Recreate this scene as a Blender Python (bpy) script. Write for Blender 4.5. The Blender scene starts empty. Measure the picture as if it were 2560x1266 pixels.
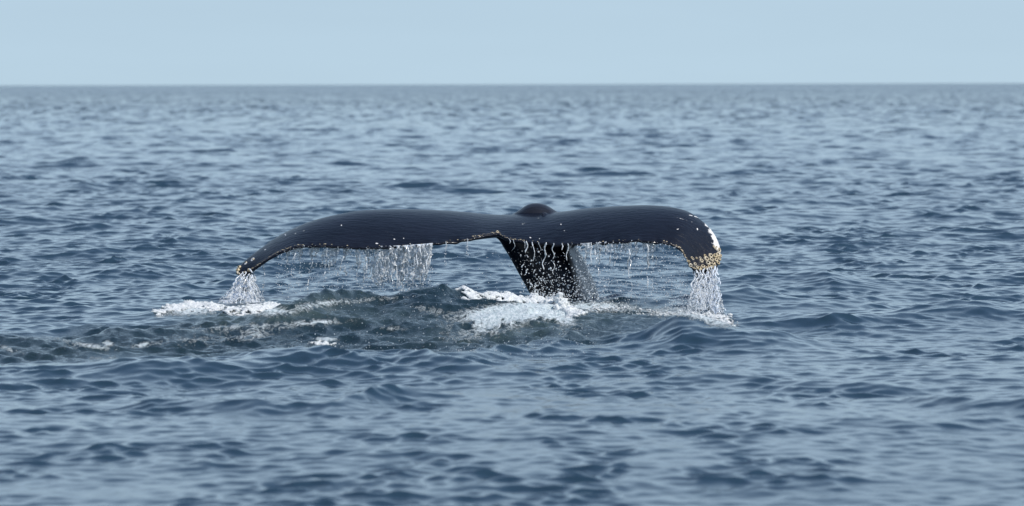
import bpy, bmesh, math, random
import numpy as np
from mathutils import Vector, Matrix, noise

random.seed(7)
rng = np.random.default_rng(11)
S = bpy.context.scene
COL = S.collection
R = math.radians

# ------------------------------------------------------------------ camera
CAM_H = 1.82            # lens height above the calm sea, metres
D = 30.0                # distance to the flukes
FPX = 9000.0            # focal length in pixels of the 2560 px wide photograph
W0, H0 = 2560.0, 1266.0
PITCH = math.atan((H0 / 2 - 211.0) / FPX)
ROLL = -math.atan(6.0 / 2560.0)
cam_d = bpy.data.cameras.new('camera')
cam = bpy.data.objects.new('camera', cam_d)
COL.objects.link(cam)
cam_d.sensor_width = 36.0
cam_d.lens = FPX / W0 * 36.0
cam_d.clip_start = 0.5
cam_d.clip_end = 60000.0
cam.location = (0, 0, CAM_H)
cam_rot = Matrix.Rotation(R(90) - PITCH, 3, 'X') @ Matrix.Rotation(ROLL, 3, 'Z')
cam.rotation_euler = cam_rot.to_euler()
cam_d.dof.use_dof = True
cam_d.dof.focus_distance = D - 0.25
cam_d.dof.aperture_fstop = 3.1
S.camera = cam

# ------------------------------------------------------------------ sky, sun, exposure
SUN_EL, SUN_AZ = R(46), R(118)       # azimuth measured clockwise from the view direction (+Y)
world = bpy.data.worlds.new('World')
S.world = world
world.use_nodes = True
wn = world.node_tree
sky = wn.nodes.new('ShaderNodeTexSky')
sky.sky_type = 'NISHITA'
sky.sun_disc = False
sky.sun_elevation = SUN_EL
sky.sun_rotation = SUN_AZ
sky.altitude = 0
sky.air_density = 1.0
sky.dust_density = 0.3
sky.ozone_density = 3.0
# a thin high veil of pale haze over the clear sky; the sky is read a little above the geometric
# horizon because the brown band of the model's lowest layer is missing in the clean sea air
wtc = wn.nodes.new('ShaderNodeTexCoord')
lift = wn.nodes.new('ShaderNodeVectorMath'); lift.operation = 'ADD'; lift.inputs[1].default_value = (0, 0, 0.11)
nrmv = wn.nodes.new('ShaderNodeVectorMath'); nrmv.operation = 'NORMALIZE'
wn.links.new(wtc.outputs['Generated'], lift.inputs[0]); wn.links.new(lift.outputs[0], nrmv.inputs[0])
wn.links.new(nrmv.outputs[0], sky.inputs[0])
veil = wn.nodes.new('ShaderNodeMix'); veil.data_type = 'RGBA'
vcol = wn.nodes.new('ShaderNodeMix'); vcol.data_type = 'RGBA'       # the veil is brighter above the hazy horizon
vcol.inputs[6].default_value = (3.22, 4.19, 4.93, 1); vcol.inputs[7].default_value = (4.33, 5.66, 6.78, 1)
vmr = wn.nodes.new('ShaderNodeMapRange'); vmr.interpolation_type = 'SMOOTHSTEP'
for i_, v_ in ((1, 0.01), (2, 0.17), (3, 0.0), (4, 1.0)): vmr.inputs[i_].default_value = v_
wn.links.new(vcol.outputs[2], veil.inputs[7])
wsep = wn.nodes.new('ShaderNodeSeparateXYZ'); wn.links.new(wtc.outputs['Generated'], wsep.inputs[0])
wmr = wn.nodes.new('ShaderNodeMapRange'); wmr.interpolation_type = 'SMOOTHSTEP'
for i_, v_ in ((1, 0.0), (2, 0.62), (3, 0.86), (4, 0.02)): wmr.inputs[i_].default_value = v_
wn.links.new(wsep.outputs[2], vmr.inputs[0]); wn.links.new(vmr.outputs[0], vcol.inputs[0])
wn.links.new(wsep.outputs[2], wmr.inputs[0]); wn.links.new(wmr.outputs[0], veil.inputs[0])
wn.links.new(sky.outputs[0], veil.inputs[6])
cmap = wn.nodes.new('ShaderNodeMapping'); cmap.inputs['Scale'].default_value = (1.2, 1.2, 9.0)
wn.links.new(wtc.outputs['Generated'], cmap.inputs[0])
cno = wn.nodes.new('ShaderNodeTexNoise'); cno.inputs['Scale'].default_value = 2.6; cno.inputs['Detail'].default_value = 5
wn.links.new(cmap.outputs[0], cno.inputs['Vector'])
cmr = wn.nodes.new('ShaderNodeMapRange')
for i_, v_ in ((1, .3), (2, .7), (3, .955), (4, 1.045)): cmr.inputs[i_].default_value = v_
wn.links.new(cno.outputs[0], cmr.inputs[0])
thin = wn.nodes.new('ShaderNodeVectorMath'); thin.operation = 'SCALE'
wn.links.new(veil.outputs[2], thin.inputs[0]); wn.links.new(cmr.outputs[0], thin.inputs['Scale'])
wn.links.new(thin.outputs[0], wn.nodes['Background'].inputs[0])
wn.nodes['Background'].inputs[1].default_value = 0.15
sd = Vector((math.sin(SUN_AZ) * math.cos(SUN_EL), math.cos(SUN_AZ) * math.cos(SUN_EL), math.sin(SUN_EL)))
sun_d = bpy.data.lights.new('sun', 'SUN')
sun_d.energy = 4.0
sun_d.angle = R(0.55)
sun_d.color = (1.0, 0.95, 0.87)
sun = bpy.data.objects.new('sun', sun_d)
COL.objects.link(sun)
sun.rotation_euler = sd.to_track_quat('Z', 'Y').to_euler()
S.view_settings.view_transform = 'Standard'
S.view_settings.look = 'None'
S.view_settings.exposure = 0.0
S.view_settings.gamma = 1.0
S.view_settings.use_curve_mapping = False
S.cycles.use_denoising = True
S.cycles.max_bounces = 8
S.cycles.transmission_bounces = 8
S.cycles.caustics_reflective = False
S.cycles.caustics_refractive = False
S.cycles.sample_clamp_indirect = 6.0

# ------------------------------------------------------------------ helpers
def ray(px, py):
    return cam_rot @ Vector(((px - W0 / 2) / FPX, (H0 / 2 - py) / FPX, -1.0))

def P(px, py, Y):
    """world point seen at a photograph pixel when it stands Y metres out"""
    d = ray(px, py)
    return Vector((d.x / d.y * Y, Y, CAM_H + d.z / d.y * Y))

def PH(px, py, h):
    """world point seen at a photograph pixel when it stands h metres above the calm sea"""
    d = ray(px, py)
    t = (h - CAM_H) / d.z
    return Vector((d.x * t, d.y * t, h))

Rinv = np.array(cam_rot.transposed())
def project(x, y, z):
    q = np.stack([x, y, z - CAM_H], 0)
    c = np.tensordot(Rinv, q, 1)
    w = np.maximum(-c[2], 0.01)
    return W0 / 2 + FPX * c[0] / w, H0 / 2 - FPX * c[1] / w

def tag(o, label=None, cat=None, group=None, kind=None):
    if label: o['label'] = label
    if cat: o['category'] = cat
    if group: o['group'] = group
    if kind: o['kind'] = kind
    return o

def link(name, me, mat=None, parent=None):
    o = bpy.data.objects.new(name, me)
    COL.objects.link(o)
    if mat and not me.materials: me.materials.append(mat)
    if parent: o.parent = parent
    return o

def mesh_np(name, co, faces_quads=None, tris=None, smooth=True):
    me = bpy.data.meshes.new(name)
    co = np.asarray(co, np.float32)
    me.vertices.add(len(co))
    me.vertices.foreach_set('co', co.ravel())
    loops = []; sizes = []
    if faces_quads is not None and len(faces_quads):
        q = np.asarray(faces_quads, np.int32); loops.append(q.ravel()); sizes.append(np.full(len(q), 4, np.int32))
    if tris is not None and len(tris):
        t = np.asarray(tris, np.int32); loops.append(t.ravel()); sizes.append(np.full(len(t), 3, np.int32))
    loops = np.concatenate(loops); sizes = np.concatenate(sizes)
    starts = np.concatenate([[0], np.cumsum(sizes)[:-1]]).astype(np.int32)
    me.loops.add(len(loops)); me.loops.foreach_set('vertex_index', loops)
    me.polygons.add(len(sizes)); me.polygons.foreach_set('loop_start', starts)
    me.update(calc_edges=True)
    me.polygons.foreach_set('use_smooth', np.full(len(sizes), smooth))
    return me

def grid_quads(nr, nc):
    i = np.arange(nr - 1)[:, None] * nc + np.arange(nc - 1)[None, :]
    return np.stack([i, i + 1, i + nc + 1, i + nc], -1).reshape(-1, 4)

def smooth01(a, b, x):
    t = np.clip((x - a) / (b - a), 0, 1)
    return t * t * (3 - 2 * t)

# ------------------------------------------------------------------ the sea surface
BANDS = []
def make_band(lam0, lam1, slope, direction, spread, seed, chop=0.9, n=1024, per=10.0):
    g = np.random.default_rng(seed)
    L = n * lam0 / per
    k = np.fft.fftfreq(n, d=L / n) * 2 * np.pi
    kx, ky = np.meshgrid(k, k)
    kk = np.hypot(kx, ky); kk[0, 0] = 1
    k0, k1 = 2 * np.pi / lam1, 2 * np.pi / lam0
    lk = np.log(kk)
    m = np.exp(-((lk - 0.5 * (np.log(k0) + np.log(k1))) / (0.55 * (np.log(k1) - np.log(k0)))) ** 2 * 1.0)
    m[kk > k1 * 1.8] = 0
    th = np.arctan2(ky, kx) - direction
    dirf = (np.cos(th) ** 2) ** spread * (np.cos(th) > 0) + 0.04
    amp = m * np.sqrt(dirf) * kk ** -2.0
    amp[0, 0] = 0
    h = amp * (g.normal(size=(n, n)) + 1j * g.normal(size=(n, n)))
    sx = np.fft.ifft2(h * 1j * kx).real; sy = np.fft.ifft2(h * 1j * ky).real
    sc = slope / math.sqrt((sx ** 2 + sy ** 2).mean())
    z = np.fft.ifft2(h).real * sc
    dx = np.fft.ifft2(-1j * kx / kk * h).real * sc * -chop
    dy = np.fft.ifft2(-1j * ky / kk * h).real * sc * -chop
    F = np.stack([z, dx, dy], -1).astype(np.float32)
    BANDS.append(dict(F=F, L=L, n=n, lam=lam0, rot=g.uniform(-0.25, 0.25), off=g.uniform(0, 500, 2)))

#        lam0  lam1  slope  dir
make_band(0.10, 0.20, 0.110, R(100), 0.5, 1, 1.2)
make_band(0.20, 0.40, 0.088, R(80), 0.6, 2, 1.3)
make_band(0.40, 0.80, 0.060, R(105), 0.7, 3, 1.3)
make_band(0.80, 1.60, 0.042, R(84), 1.0, 4, 1.3)
make_band(1.60, 3.20, 0.034, R(97), 1.6, 5)
make_band(3.2, 6.4, 0.018, R(82), 2.5, 6)
make_band(6.4, 13.0, 0.011, R(95), 3.0, 7)
make_band(13., 30.0, 0.007, R(88), 4.0, 8)

def sample_band(b, x, y):
    c, s = math.cos(b['rot']), math.sin(b['rot'])
    n = b['n']
    u = (x * c - y * s + b['off'][0]) / b['L'] * n
    v = (x * s + y * c + b['off'][1]) / b['L'] * n
    iu = np.floor(u).astype(np.int64); iv = np.floor(v).astype(np.int64)
    fu = (u - iu)[:, None].astype(np.float32); fv = (v - iv)[:, None].astype(np.float32)
    iu %= n; iv %= n
    iu1 = (iu + 1) % n; iv1 = (iv + 1) % n
    F = b['F']
    r = (F[iv, iu] * (1 - fu) + F[iv, iu1] * fu) * (1 - fv) + (F[iv1, iu] * (1 - fu) + F[iv1, iu1] * fu) * fv
    dx = r[:, 1] * c + r[:, 2] * s
    dy = -r[:, 1] * s + r[:, 2] * c
    return r[:, 0], dx, dy

# slow patches of wind: stronger and weaker chop over tens of metres (a low resolution FFT field)
def patch_field(seed, lam, n=256):
    g = np.random.default_rng(seed)
    k = np.fft.fftfreq(n)
    kk = np.hypot(*np.meshgrid(k, k))
    f = np.fft.ifft2(np.fft.fft2(g.normal(size=(n, n))) * np.exp(-(kk * 8 * 1.6) ** 2)).real
    f /= f.std()
    return f, n, lam / 8
PF1, PF2, PF3, PF4 = patch_field(21, 9.0), patch_field(22, 1.6), patch_field(23, 1.1), patch_field(24, 2.8)
def sample_patch(pf, x, y, ay=1.0):
    f, n, st = pf
    u = x / st + 37.3; v = y * ay / st + 11.9
    iu = np.floor(u).astype(int); iv = np.floor(v).astype(int)
    fu, fv = u - iu, v - iv
    fu = fu * fu * (3 - 2 * fu); fv = fv * fv * (3 - 2 * fv)
    a, b_, c, d = f[iv % n, iu % n], f[iv % n, (iu + 1) % n], f[(iv + 1) % n, iu % n], f[(iv + 1) % n, (iu + 1) % n]
    return (a * (1 - fu) + b_ * fu) * (1 - fv) + (c * (1 - fu) + d * fu) * fv

# single waves of the disturbed water: crest points (photo px, photo py, height), back and front width
RIDGES = [
    ([(-300, 865, .03), (0, 838, .07), (180, 822, .10), (300, 800, .13), (420, 782, .16), (560, 783, .13), (700, 765, .15), (850, 748, .17), (1000, 739, .18), (1180, 740, .16), (1300, 760, .08)], .28, .75),
    ([(1400, 842, .04), (1520, 824, .09), (1600, 803, .14), (1685, 785, .20), (1760, 800, .16), (1850, 828, .10), (2000, 856, .04)], .35, .60),
    ([(1480, 735, .06), (1580, 714, .14), (1660, 728, .10), (1780, 745, .04)], .25, .5),
    ([(540, 885, .03), (640, 872, .09), (740, 852, .14), (850, 868, .12), (1000, 876, .10), (1180, 872, .07), (1320, 866, .02)], .30, .55),
    ([(980, 905, .03), (1060, 893, .08), (1140, 896, .10), (1260, 925, .05)], .22, .4),
    ([(1780, 704, .02), (1900, 688, .07), (2060, 678, .12), (2180, 692, .05)], .3, .5),
    ([(1830, 735, .06), (1870, 722, .10), (1960, 735, .06), (2080, 750, .03)], .25, .4),
    ([(1950, 800, .03), (2080, 784, .10), (2200, 800, .03)], .25, .4),
    ([(2160, 785, .03), (2280, 768, .09), (2380, 756, .12), (2520, 775, .06), (2650, 785, .04)], .3, .5),
    ([(300, 715, .02), (420, 706, .06), (560, 690, .07), (640, 700, .03)], .25, .4),
    ([(1250, 870, .02), (1340, 845, .06), (1420, 822, .10), (1500, 830, .04)], .15, .3),
    ([(300, 1016, .02), (400, 1006, .06), (640, 1008, .08), (820, 1018, .06), (1000, 990, .06), (1200, 1002, .03)], .25, .35),
    ([(1700, 952, .02), (1850, 945, .06), (2000, 952, .06), (2160, 965, .02)], .22, .3),
    ([(2250, 1010, .02), (2420, 1004, .08), (2620, 1010, .09)], .25, .35),
    ([(2050, 1060, .02), (2250, 1050, .06), (2450, 1056, .04)], .2, .3),
    ([(500, 1258, .02), (680, 1245, .06), (900, 1252, .03)], .2, .3),
    ([(-60, 1220, .06), (100, 1196, .08), (220, 1205, .03)], .2, .3),
]
RW = []
for pts, sb, sf in RIDGES:
    RW.append(([PH(*p) for p in pts], sb, sf))

def ridge_height(x, y):
    z = np.zeros_like(x)
    for pts, sb, sf in RW:
        xs = np.array([p.x for p in pts]); ys = np.array([p.y for p in pts]); hs = np.array([p.z for p in pts])
        xr, yr, hr = np.interp(x, xs, xs), np.interp(x, xs, ys), np.interp(x, xs, hs, left=hs[0], right=hs[-1])
        wob = 0.16 * sample_patch(PF3, x * 1.6 + ys[0], y * .6) + .05 * sample_patch(PF3, x * 5 + ys[0], y * 2)
        hr = hr * (1 + .22 * sample_patch(PF3, x * 2.2 + 3 * ys[0], y * .3))
        dyv = y - yr - wob * 0.6
        over = np.maximum(xs[0] - x, 0) + np.maximum(x - xs[-1], 0)
        prof = np.where(dyv > 0, np.exp(-np.abs(dyv / sb) ** 1.35), np.exp(-np.abs(dyv / sf) ** 1.35))
        z += hr * prof * np.exp(-(over / 0.4) ** 2)
    return z

# region of churned, dark water round the tail (outline in photograph pixels on the calm plane)
POLY = [(-200, 862), (0, 846), (200, 832), (400, 800), (600, 785), (800, 775), (1000, 765), (1200, 762), (1340, 768), (1560, 765), (1700, 790), (1640, 815), (1540, 830), (1430, 858),
        (1300, 872), (1120, 868), (900, 868), (700, 880), (500, 900), (250, 914), (0, 912), (-200, 912)]
PW = np.array([(lambda q: (q.x, q.y))(PH(a, b, 0.0)) for a, b in POLY])
def poly_sd(x, y):
    sd_ = np.full(x.shape, 1e9); inside = np.zeros(x.shape, bool)
    n = len(PW)
    for i in range(n):
        x0, y0 = PW[i]; x1, y1 = PW[(i + 1) % n]
        ex, ey = x1 - x0, y1 - y0
        t = np.clip(((x - x0) * ex + (y - y0) * ey) / (ex * ex + ey * ey), 0, 1)
        sd_ = np.minimum(sd_, np.hypot(x - x0 - t * ex, (y - y0 - t * ey)))
        c = ((y0 > y) != (y1 > y)) & (x < ex * (y - y0) / (ey + 1e-12) + x0)
        inside ^= c
    return np.where(inside, sd_, -sd_)

def churn(x, y):
    m = np.zeros(x.shape)
    sel = (np.abs(x) < 8) & (y > 18) & (y < 36)
    if sel.any():
        xs, ys = x[sel], y[sel]
        s = poly_sd(xs, ys) + 0.22 * sample_patch(PF2, xs, ys) + .18 * sample_patch(PF3, xs * 3, ys * 1.5)
        m[sel] = smooth01(-0.45, 0.60, s)
    return m

make_band(0.07, 0.16, 0.19, R(70), 0.3, 31); TB1 = BANDS.pop()
make_band(0.16, 0.45, 0.17, R(110), 0.3, 32); TB2 = BANDS.pop()
make_band(0.45, 1.1, 0.07, R(95), 0.5, 33); TB3 = BANDS.pop()

def sea(x, y, sp=None):
    """displaced positions of sea points; sp = local grid spacing, used to leave out waves too fine for it"""
    x = np.asarray(x, float).ravel(); y = np.asarray(y, float).ravel()
    if sp is None: sp = np.full(x.shape, 0.02)
    z = np.zeros(x.shape); dx = np.zeros(x.shape); dy = np.zeros(x.shape)
    far = smooth01(24, 42, y)
    gust = np.exp(0.10 * sample_patch(PF1, x, y * 0.25))
    near = smooth01(14, 27, y)
    gfine = gust * (0.80 + 0.40 * near + 0.35 * far)
    gmid = gust * (0.34 + 0.72 * near + 0.50 * far)
    pat = 1 - .75 * far + .6 * (1 - near)
    ly = np.log(np.maximum(y, 1.0))
    slick = np.log(172.0) + .10 * sample_patch(PF4, x * .03, y * .004)
    calm = 1 - .55 * np.exp(-((ly - slick) / .17) ** 2) + .25 * smooth01(200, 300, y)
    gfine = gfine * calm; gmid = gmid * calm
    p_f = sample_patch(PF3, x * 2.6, y * (2.0 - 1.3 * far)) + .35 * sample_patch(PF4, x * .7, y * .6) * pat
    p_m = sample_patch(PF3, x * .9 + 31, y * (.7 - .35 * far) + 7)
    fine = (.46 + .26 * near) + .85 * smooth01(0.2 - .2 * near, 2.0, p_f)
    midp = (.32 + .40 * near) + .95 * smooth01(0.2 - .2 * near, 2.1, p_m)
    dist = np.hypot(x, y)
    for b in BANDS:
        w = smooth01(0.22, 0.42, b['lam'] / sp / 10 * 1.2)
        if b['lam'] < 3: w = w * (gfine * fine * ((1.45 - .45 * near) if b['lam'] < .15 else 1.0) if b['lam'] < .35 else gmid * (fine if b['lam'] < .7 else midp))
        a, bx, by = sample_band(b, x, y)
        z += a * w; dx += bx * w; dy += by * w
    sel = (np.abs(x) < 9) & (y > 17) & (y < 37)
    if sel.any():
        xs, ys, w0 = x[sel], y[sel], np.clip(0.05 / sp[sel], 0, 1)
        m = churn(xs, ys)
        zz = ridge_height(xs, ys); ax = np.zeros_like(xs); ay = np.zeros_like(xs)
        for b in (TB1, TB2, TB3):
            a, bx, by = sample_band(b, xs, ys)
            zz += a * m * w0; ax += bx * m * w0 * .8; ay += by * m * w0 * .8
        z[sel] += zz; dx[sel] += ax; dy[sel] += ay
    return x + dx, y + dy, z

def steps(a, b, f):
    out = [a]
    while out[-1] < b: out.append(out[-1] + f(out[-1]))
    return out
rows = []
rows += steps(-400, 6, lambda v: max(0.6, abs(v - 6) * 0.12))[:-1]
rows += steps(6, 13.5, lambda v: 0.06)[:-1]
rows += steps(13.5, 23, lambda v: 0.0165 + (v - 13.5) * .001)[:-1]
rows += steps(23, 33, lambda v: 0.026)[:-1]
rows += steps(33, 150, lambda v: 0.026 * (v / 33) ** 1.25)[:-1]
rows += steps(150, 1200, lambda v: 0.2 * (v / 150) ** 1.3)[:-1]
rows += steps(1200, 26000, lambda v: v * 0.03)
rows = np.array(rows)
NC = 580
u = np.linspace(-1, 1, NC)
half = np.where(rows > 0, 0.165 * np.maximum(rows, 0) + 1.9, 1.9)
outer = np.concatenate([[0.0]] + [[v] for v in np.cumsum(1.16 ** np.arange(1, 42))])[1:]
outer = outer / outer[-1]
cols = []
X = np.zeros((len(rows), NC + 2 * len(outer)))
inn = half[:, None] * u[None, :]
ext = np.maximum(3000.0, rows[:, None] * 2.5)
right = half[:, None] + (ext - half[:, None]) * outer[None, :] ** 1.9
X[:, len(outer):len(outer) + NC] = inn
X[:, len(outer) + NC:] = right
X[:, :len(outer)] = -right[:, ::-1]
Yg = np.repeat(rows[:, None], X.shape[1], 1)
drow = np.gradient(rows)
dcol = np.gradient(X, axis=1)
SP = np.maximum(np.repeat(drow[:, None], X.shape[1], 1), np.abs(dcol) * 0.8)
xs, ys, zs = sea(X, Yg, SP.ravel())
print('sea verts', len(xs), 'rows', len(rows))
sea_me = mesh_np('sea', np.stack([xs, ys, zs], -1), grid_quads(*X.shape))
ppx, ppy = project(xs, ys, zs)

def blob(cx, cy, rx, ry, s=1.0, rot=0.0):
    c, sn = math.cos(rot), math.sin(rot)
    ax = (ppx - cx) * c + (ppy - cy) * sn
    ay = -(ppx - cx) * sn + (ppy - cy) * c
    return s * np.exp(-((ax / rx) ** 2 + (ay / ry) ** 2))
on = (ppy > 690) & (ppy < 960) & (ys > 15) & (ys < 36)
foam = np.zeros(len(xs)); aer = churn(xs, ys) * (ys > 0)
FB = [(1300, 775, 130, 20, 1.2, -.08), (1400, 790, 60, 22, .9, .5), (1210, 830, 130, 26, .55, -.15), (1240, 795, 130, 26, .6, -.1), (490, 775, 75, 14, 1.1, -.1),
      (640, 778, 70, 11, 1.0, 0), (760, 770, 110, 14, .50, -.2), (900, 752, 160, 9, .50, -.08), (1060, 772, 60, 14, .5, .2), (850, 800, 90, 12, .4, 0), (1600, 775, 190, 13, .55, .03),
      (1500, 762, 70, 16, .6, 0), (1780, 800, 70, 16, .9, .25), (1680, 783, 60, 9, .5, -.2), (640, 838, 60, 14, .62, -.1), (815, 848, 30, 5, 1.3, .05), (780, 806, 60, 6, .6, 0), (975, 822, 50, 8, .6, 0),
      (270, 858, 12, 6, 1.0, 0), (20, 872, 50, 8, .7, .3), (230, 868, 110, 12, .42, 0), (360, 862, 30, 6, .7, -.1), (250, 895, 80, 7, .45, 0), (480, 850, 120, 22, .42, 0), (700, 815, 120, 10, .5, 0),
      (180, 855, 120, 6, .45, .2), (560, 820, 100, 12, .4, 0)]
for f in FB: foam += blob(*f)
foam *= on
aerg = np.zeros(len(xs))
for f in [(1270, 820, 190, 34, 1.0, -.1), (720, 775, 170, 26, 1.0, -.2), (560, 792, 160, 16, .7, 0), (900, 790, 200, 22, .5, 0), (1560, 790, 150, 20, .4, 0), (250, 885, 200, 20, .35, 0)]: aerg += blob(*f)
aerg = np.clip(aerg * on, 0, 1)
for nm, arr in (('foam', foam), ('churned', aer), ('aerated', aerg)):
    at = sea_me.attributes.new(nm, 'FLOAT', 'POINT')
    at.data.foreach_set('value', np.clip(arr, 0, 2).astype(np.float32))

# ------------------------------------------------------------------ materials
def mat(name):
    m = bpy.data.materials.new(name); m.use_nodes = True
    nt = m.node_tree
    return m, nt, nt.nodes['Principled BSDF']
def N(nt, t, **kw):
    n = nt.nodes.new(t)
    for k, v in kw.items():
        if k in n.inputs: n.inputs[k].default_value = v
        else: setattr(n, k, v)
    return n
def M(nt, op, a, b=None, c=None, clamp=False):
    n = nt.nodes.new('ShaderNodeMath'); n.operation = op; n.use_clamp = clamp
    for i, v in enumerate((a, b, c)):
        if v is None: continue
        if isinstance(v, (int, float)): n.inputs[i].default_value = v
        else: nt.links.new(v, n.inputs[i])
    return n.outputs[0]
def ramp(nt, fac, stops):
    n = nt.nodes.new('ShaderNodeValToRGB'); nt.links.new(fac, n.inputs[0])
    e = n.color_ramp.elements
    while len(e) > 1: e.remove(e[0])
    e[0].position, e[0].color = stops[0][0], stops[0][1] + (1,)
    for p, c in stops[1:]:
        x = e.new(p); x.color = c + (1,)
    return n.outputs[0]
def mixc(nt, f, a, b):
    n = nt.nodes.new('ShaderNodeMix'); n.data_type = 'RGBA'
    for i, v in ((0, f), (6, a), (7, b)):
        if isinstance(v, (int, float, tuple)):
            n.inputs[i].default_value = v if not isinstance(v, tuple) else v + (1,)
        else: nt.links.new(v, n.inputs[i])
    return n.outputs[2]

m_sea, nt, bs = mat('sea_water')
geo = N(nt, 'ShaderNodeNewGeometry')
def attr(nt, n_): return N(nt, 'ShaderNodeAttribute', attribute_name=n_).outputs['Fac']
a_foam, a_ch, a_aer = attr(nt, 'foam'), attr(nt, 'churned'), attr(nt, 'aerated')
def noise_tex(nt, vec, scale, detail=4, rough=0.55, dist=0.0):
    n = N(nt, 'ShaderNodeTexNoise'); n.inputs['Scale'].default_value = scale
    n.inputs['Detail'].default_value = detail; n.inputs['Roughness'].default_value = rough; n.inputs['Distortion'].default_value = dist
    nt.links.new(vec, n.inputs['Vector']); return n.outputs['Fac']
pos = geo.outputs['Position']
mp = N(nt, 'ShaderNodeMapping'); mp.inputs['Scale'].default_value = (1, .45, 1); nt.links.new(pos, mp.inputs[0])
mpv = mp.outputs[0]
nf0 = noise_tex(nt, mpv, 6.5, 8, 0.66, 1.2)
nf1 = M(nt, 'SUBTRACT', 0.98, M(nt, 'MULTIPLY', M(nt, 'ABSOLUTE', M(nt, 'SUBTRACT', nf0, 0.5)), 4.5))
nf2 = noise_tex(nt, pos, 38.0, 5, 0.7, 0.3)
thr = M(nt, 'ADD', M(nt, 'MULTIPLY', nf1, .80), M(nt, 'MULTIPLY', nf2, 0.75))
fo = M(nt, 'SUBTRACT', M(nt, 'ADD', M(nt, 'MULTIPLY', a_foam, 0.80), thr), 1.36)
foamf = M(nt, 'MULTIPLY', fo, 3.0, clamp=True)
foamf = M(nt, 'MULTIPLY', foamf, M(nt, 'MULTIPLY', a_foam, 3.0, clamp=True))
deep = mixc(nt, a_ch, (.017, .040, .062), (.007, .020, .025))
deep = mixc(nt, M(nt, 'MULTIPLY', a_aer, M(nt, 'MULTIPLY', nf1, 0.9), clamp=True), deep, (.055, .080, .074))
colr = mixc(nt, foamf, deep, ramp(nt, nf2, [(.32, (.34, .46, .49)), (.60, (.80, .86, .88))]))
nt.links.new(colr, bs.inputs['Base Color'])
bs.inputs['IOR'].default_value = 1.52
# unresolved ripples far away widen the reflection
cd = N(nt, 'ShaderNodeVectorMath', operation='LENGTH'); nt.links.new(pos, cd.inputs[0])
mr = N(nt, 'ShaderNodeMapRange'); nt.links.new(cd.outputs['Value'], mr.inputs[0])
for i, v in ((1, 35), (2, 900), (3, .03), (4, .14)): mr.inputs[i].default_value = v
rough = M(nt, 'ADD', mr.outputs[0], M(nt, 'MULTIPLY', foamf, 0.5), clamp=True)
nt.links.new(rough, bs.inputs['Roughness'])
rp = noise_tex(nt, mpv, 16.0, 6, 0.65, 0.4)
rp2 = noise_tex(nt, pos, 30.0, 5, 0.62, 0.4)
hgt = M(nt, 'ADD', M(nt, 'MULTIPLY', rp, 0.0030), M(nt, 'MULTIPLY', M(nt, 'MULTIPLY', rp2, 0.016), M(nt, 'ADD', M(nt, 'MULTIPLY', a_ch, 0.9), 0.02)))
hgt = M(nt, 'ADD', hgt, M(nt, 'MULTIPLY', M(nt, 'MULTIPLY', nf2, foamf), 0.03))
bp = N(nt, 'ShaderNodeBump'); bp.inputs['Distance'].default_value = 1.0; bp.inputs['Strength'].default_value = 1.0
# beyond the reach of the mesh the small facets tilt the normal directly
fn = N(nt, 'ShaderNodeTexNoise'); fn.inputs['Scale'].default_value = 1.6; fn.inputs['Detail'].default_value = 4; fn.inputs['Roughness'].default_value = .62
mpf = N(nt, 'ShaderNodeMapping'); mpf.inputs['Scale'].default_value = (.8, .5, 1); nt.links.new(pos, mpf.inputs[0]); nt.links.new(mpf.outputs[0], fn.inputs['Vector'])
fsub = N(nt, 'ShaderNodeVectorMath', operation='SUBTRACT'); nt.links.new(fn.outputs['Color'], fsub.inputs[0]); fsub.inputs[1].default_value = (.5, .5, .5)
fmr = N(nt, 'ShaderNodeMapRange'); nt.links.new(cd.outputs['Value'], fmr.inputs[0])
for i, v in ((1, 60), (2, 330), (3, 0), (4, 1.0)): fmr.inputs[i].default_value = v
fsc = N(nt, 'ShaderNodeVectorMath', operation='SCALE'); nt.links.new(fsub.outputs[0], fsc.inputs[0]); nt.links.new(fmr.outputs[0], fsc.inputs['Scale'])
fmul = N(nt, 'ShaderNodeVectorMath', operation='MULTIPLY'); nt.links.new(fsc.outputs[0], fmul.inputs[0]); fmul.inputs[1].default_value = (3.0, 4.2, 0)
mpl = N(nt, 'ShaderNodeMapping'); mpl.inputs['Scale'].default_value = (.012, .018, 1); nt.links.new(pos, mpl.inputs[0])
lown = M(nt, 'ADD', M(nt, 'MULTIPLY', noise_tex(nt, mpl.outputs[0], 1.0, 3, .6), 2.2), -.15)
nt.links.new(M(nt, 'MULTIPLY', fmr.outputs[0], lown), fsc.inputs['Scale'])
nt.links.new(hgt, bp.inputs['Height'])
fadd = N(nt, 'ShaderNodeVectorMath', operation='ADD'); nt.links.new(bp.outputs[0], fadd.inputs[0]); nt.links.new(fmul.outputs[0], fadd.inputs[1])
fno = N(nt, 'ShaderNodeVectorMath', operation='NORMALIZE'); nt.links.new(fadd.outputs[0], fno.inputs[0])
nt.links.new(fno.outputs[0], bs.inputs['Normal'])
sea_o = link('sea', sea_me, m_sea)
tag(sea_o, 'choppy grey blue open sea reaching to the horizon', kind='structure')

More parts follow.
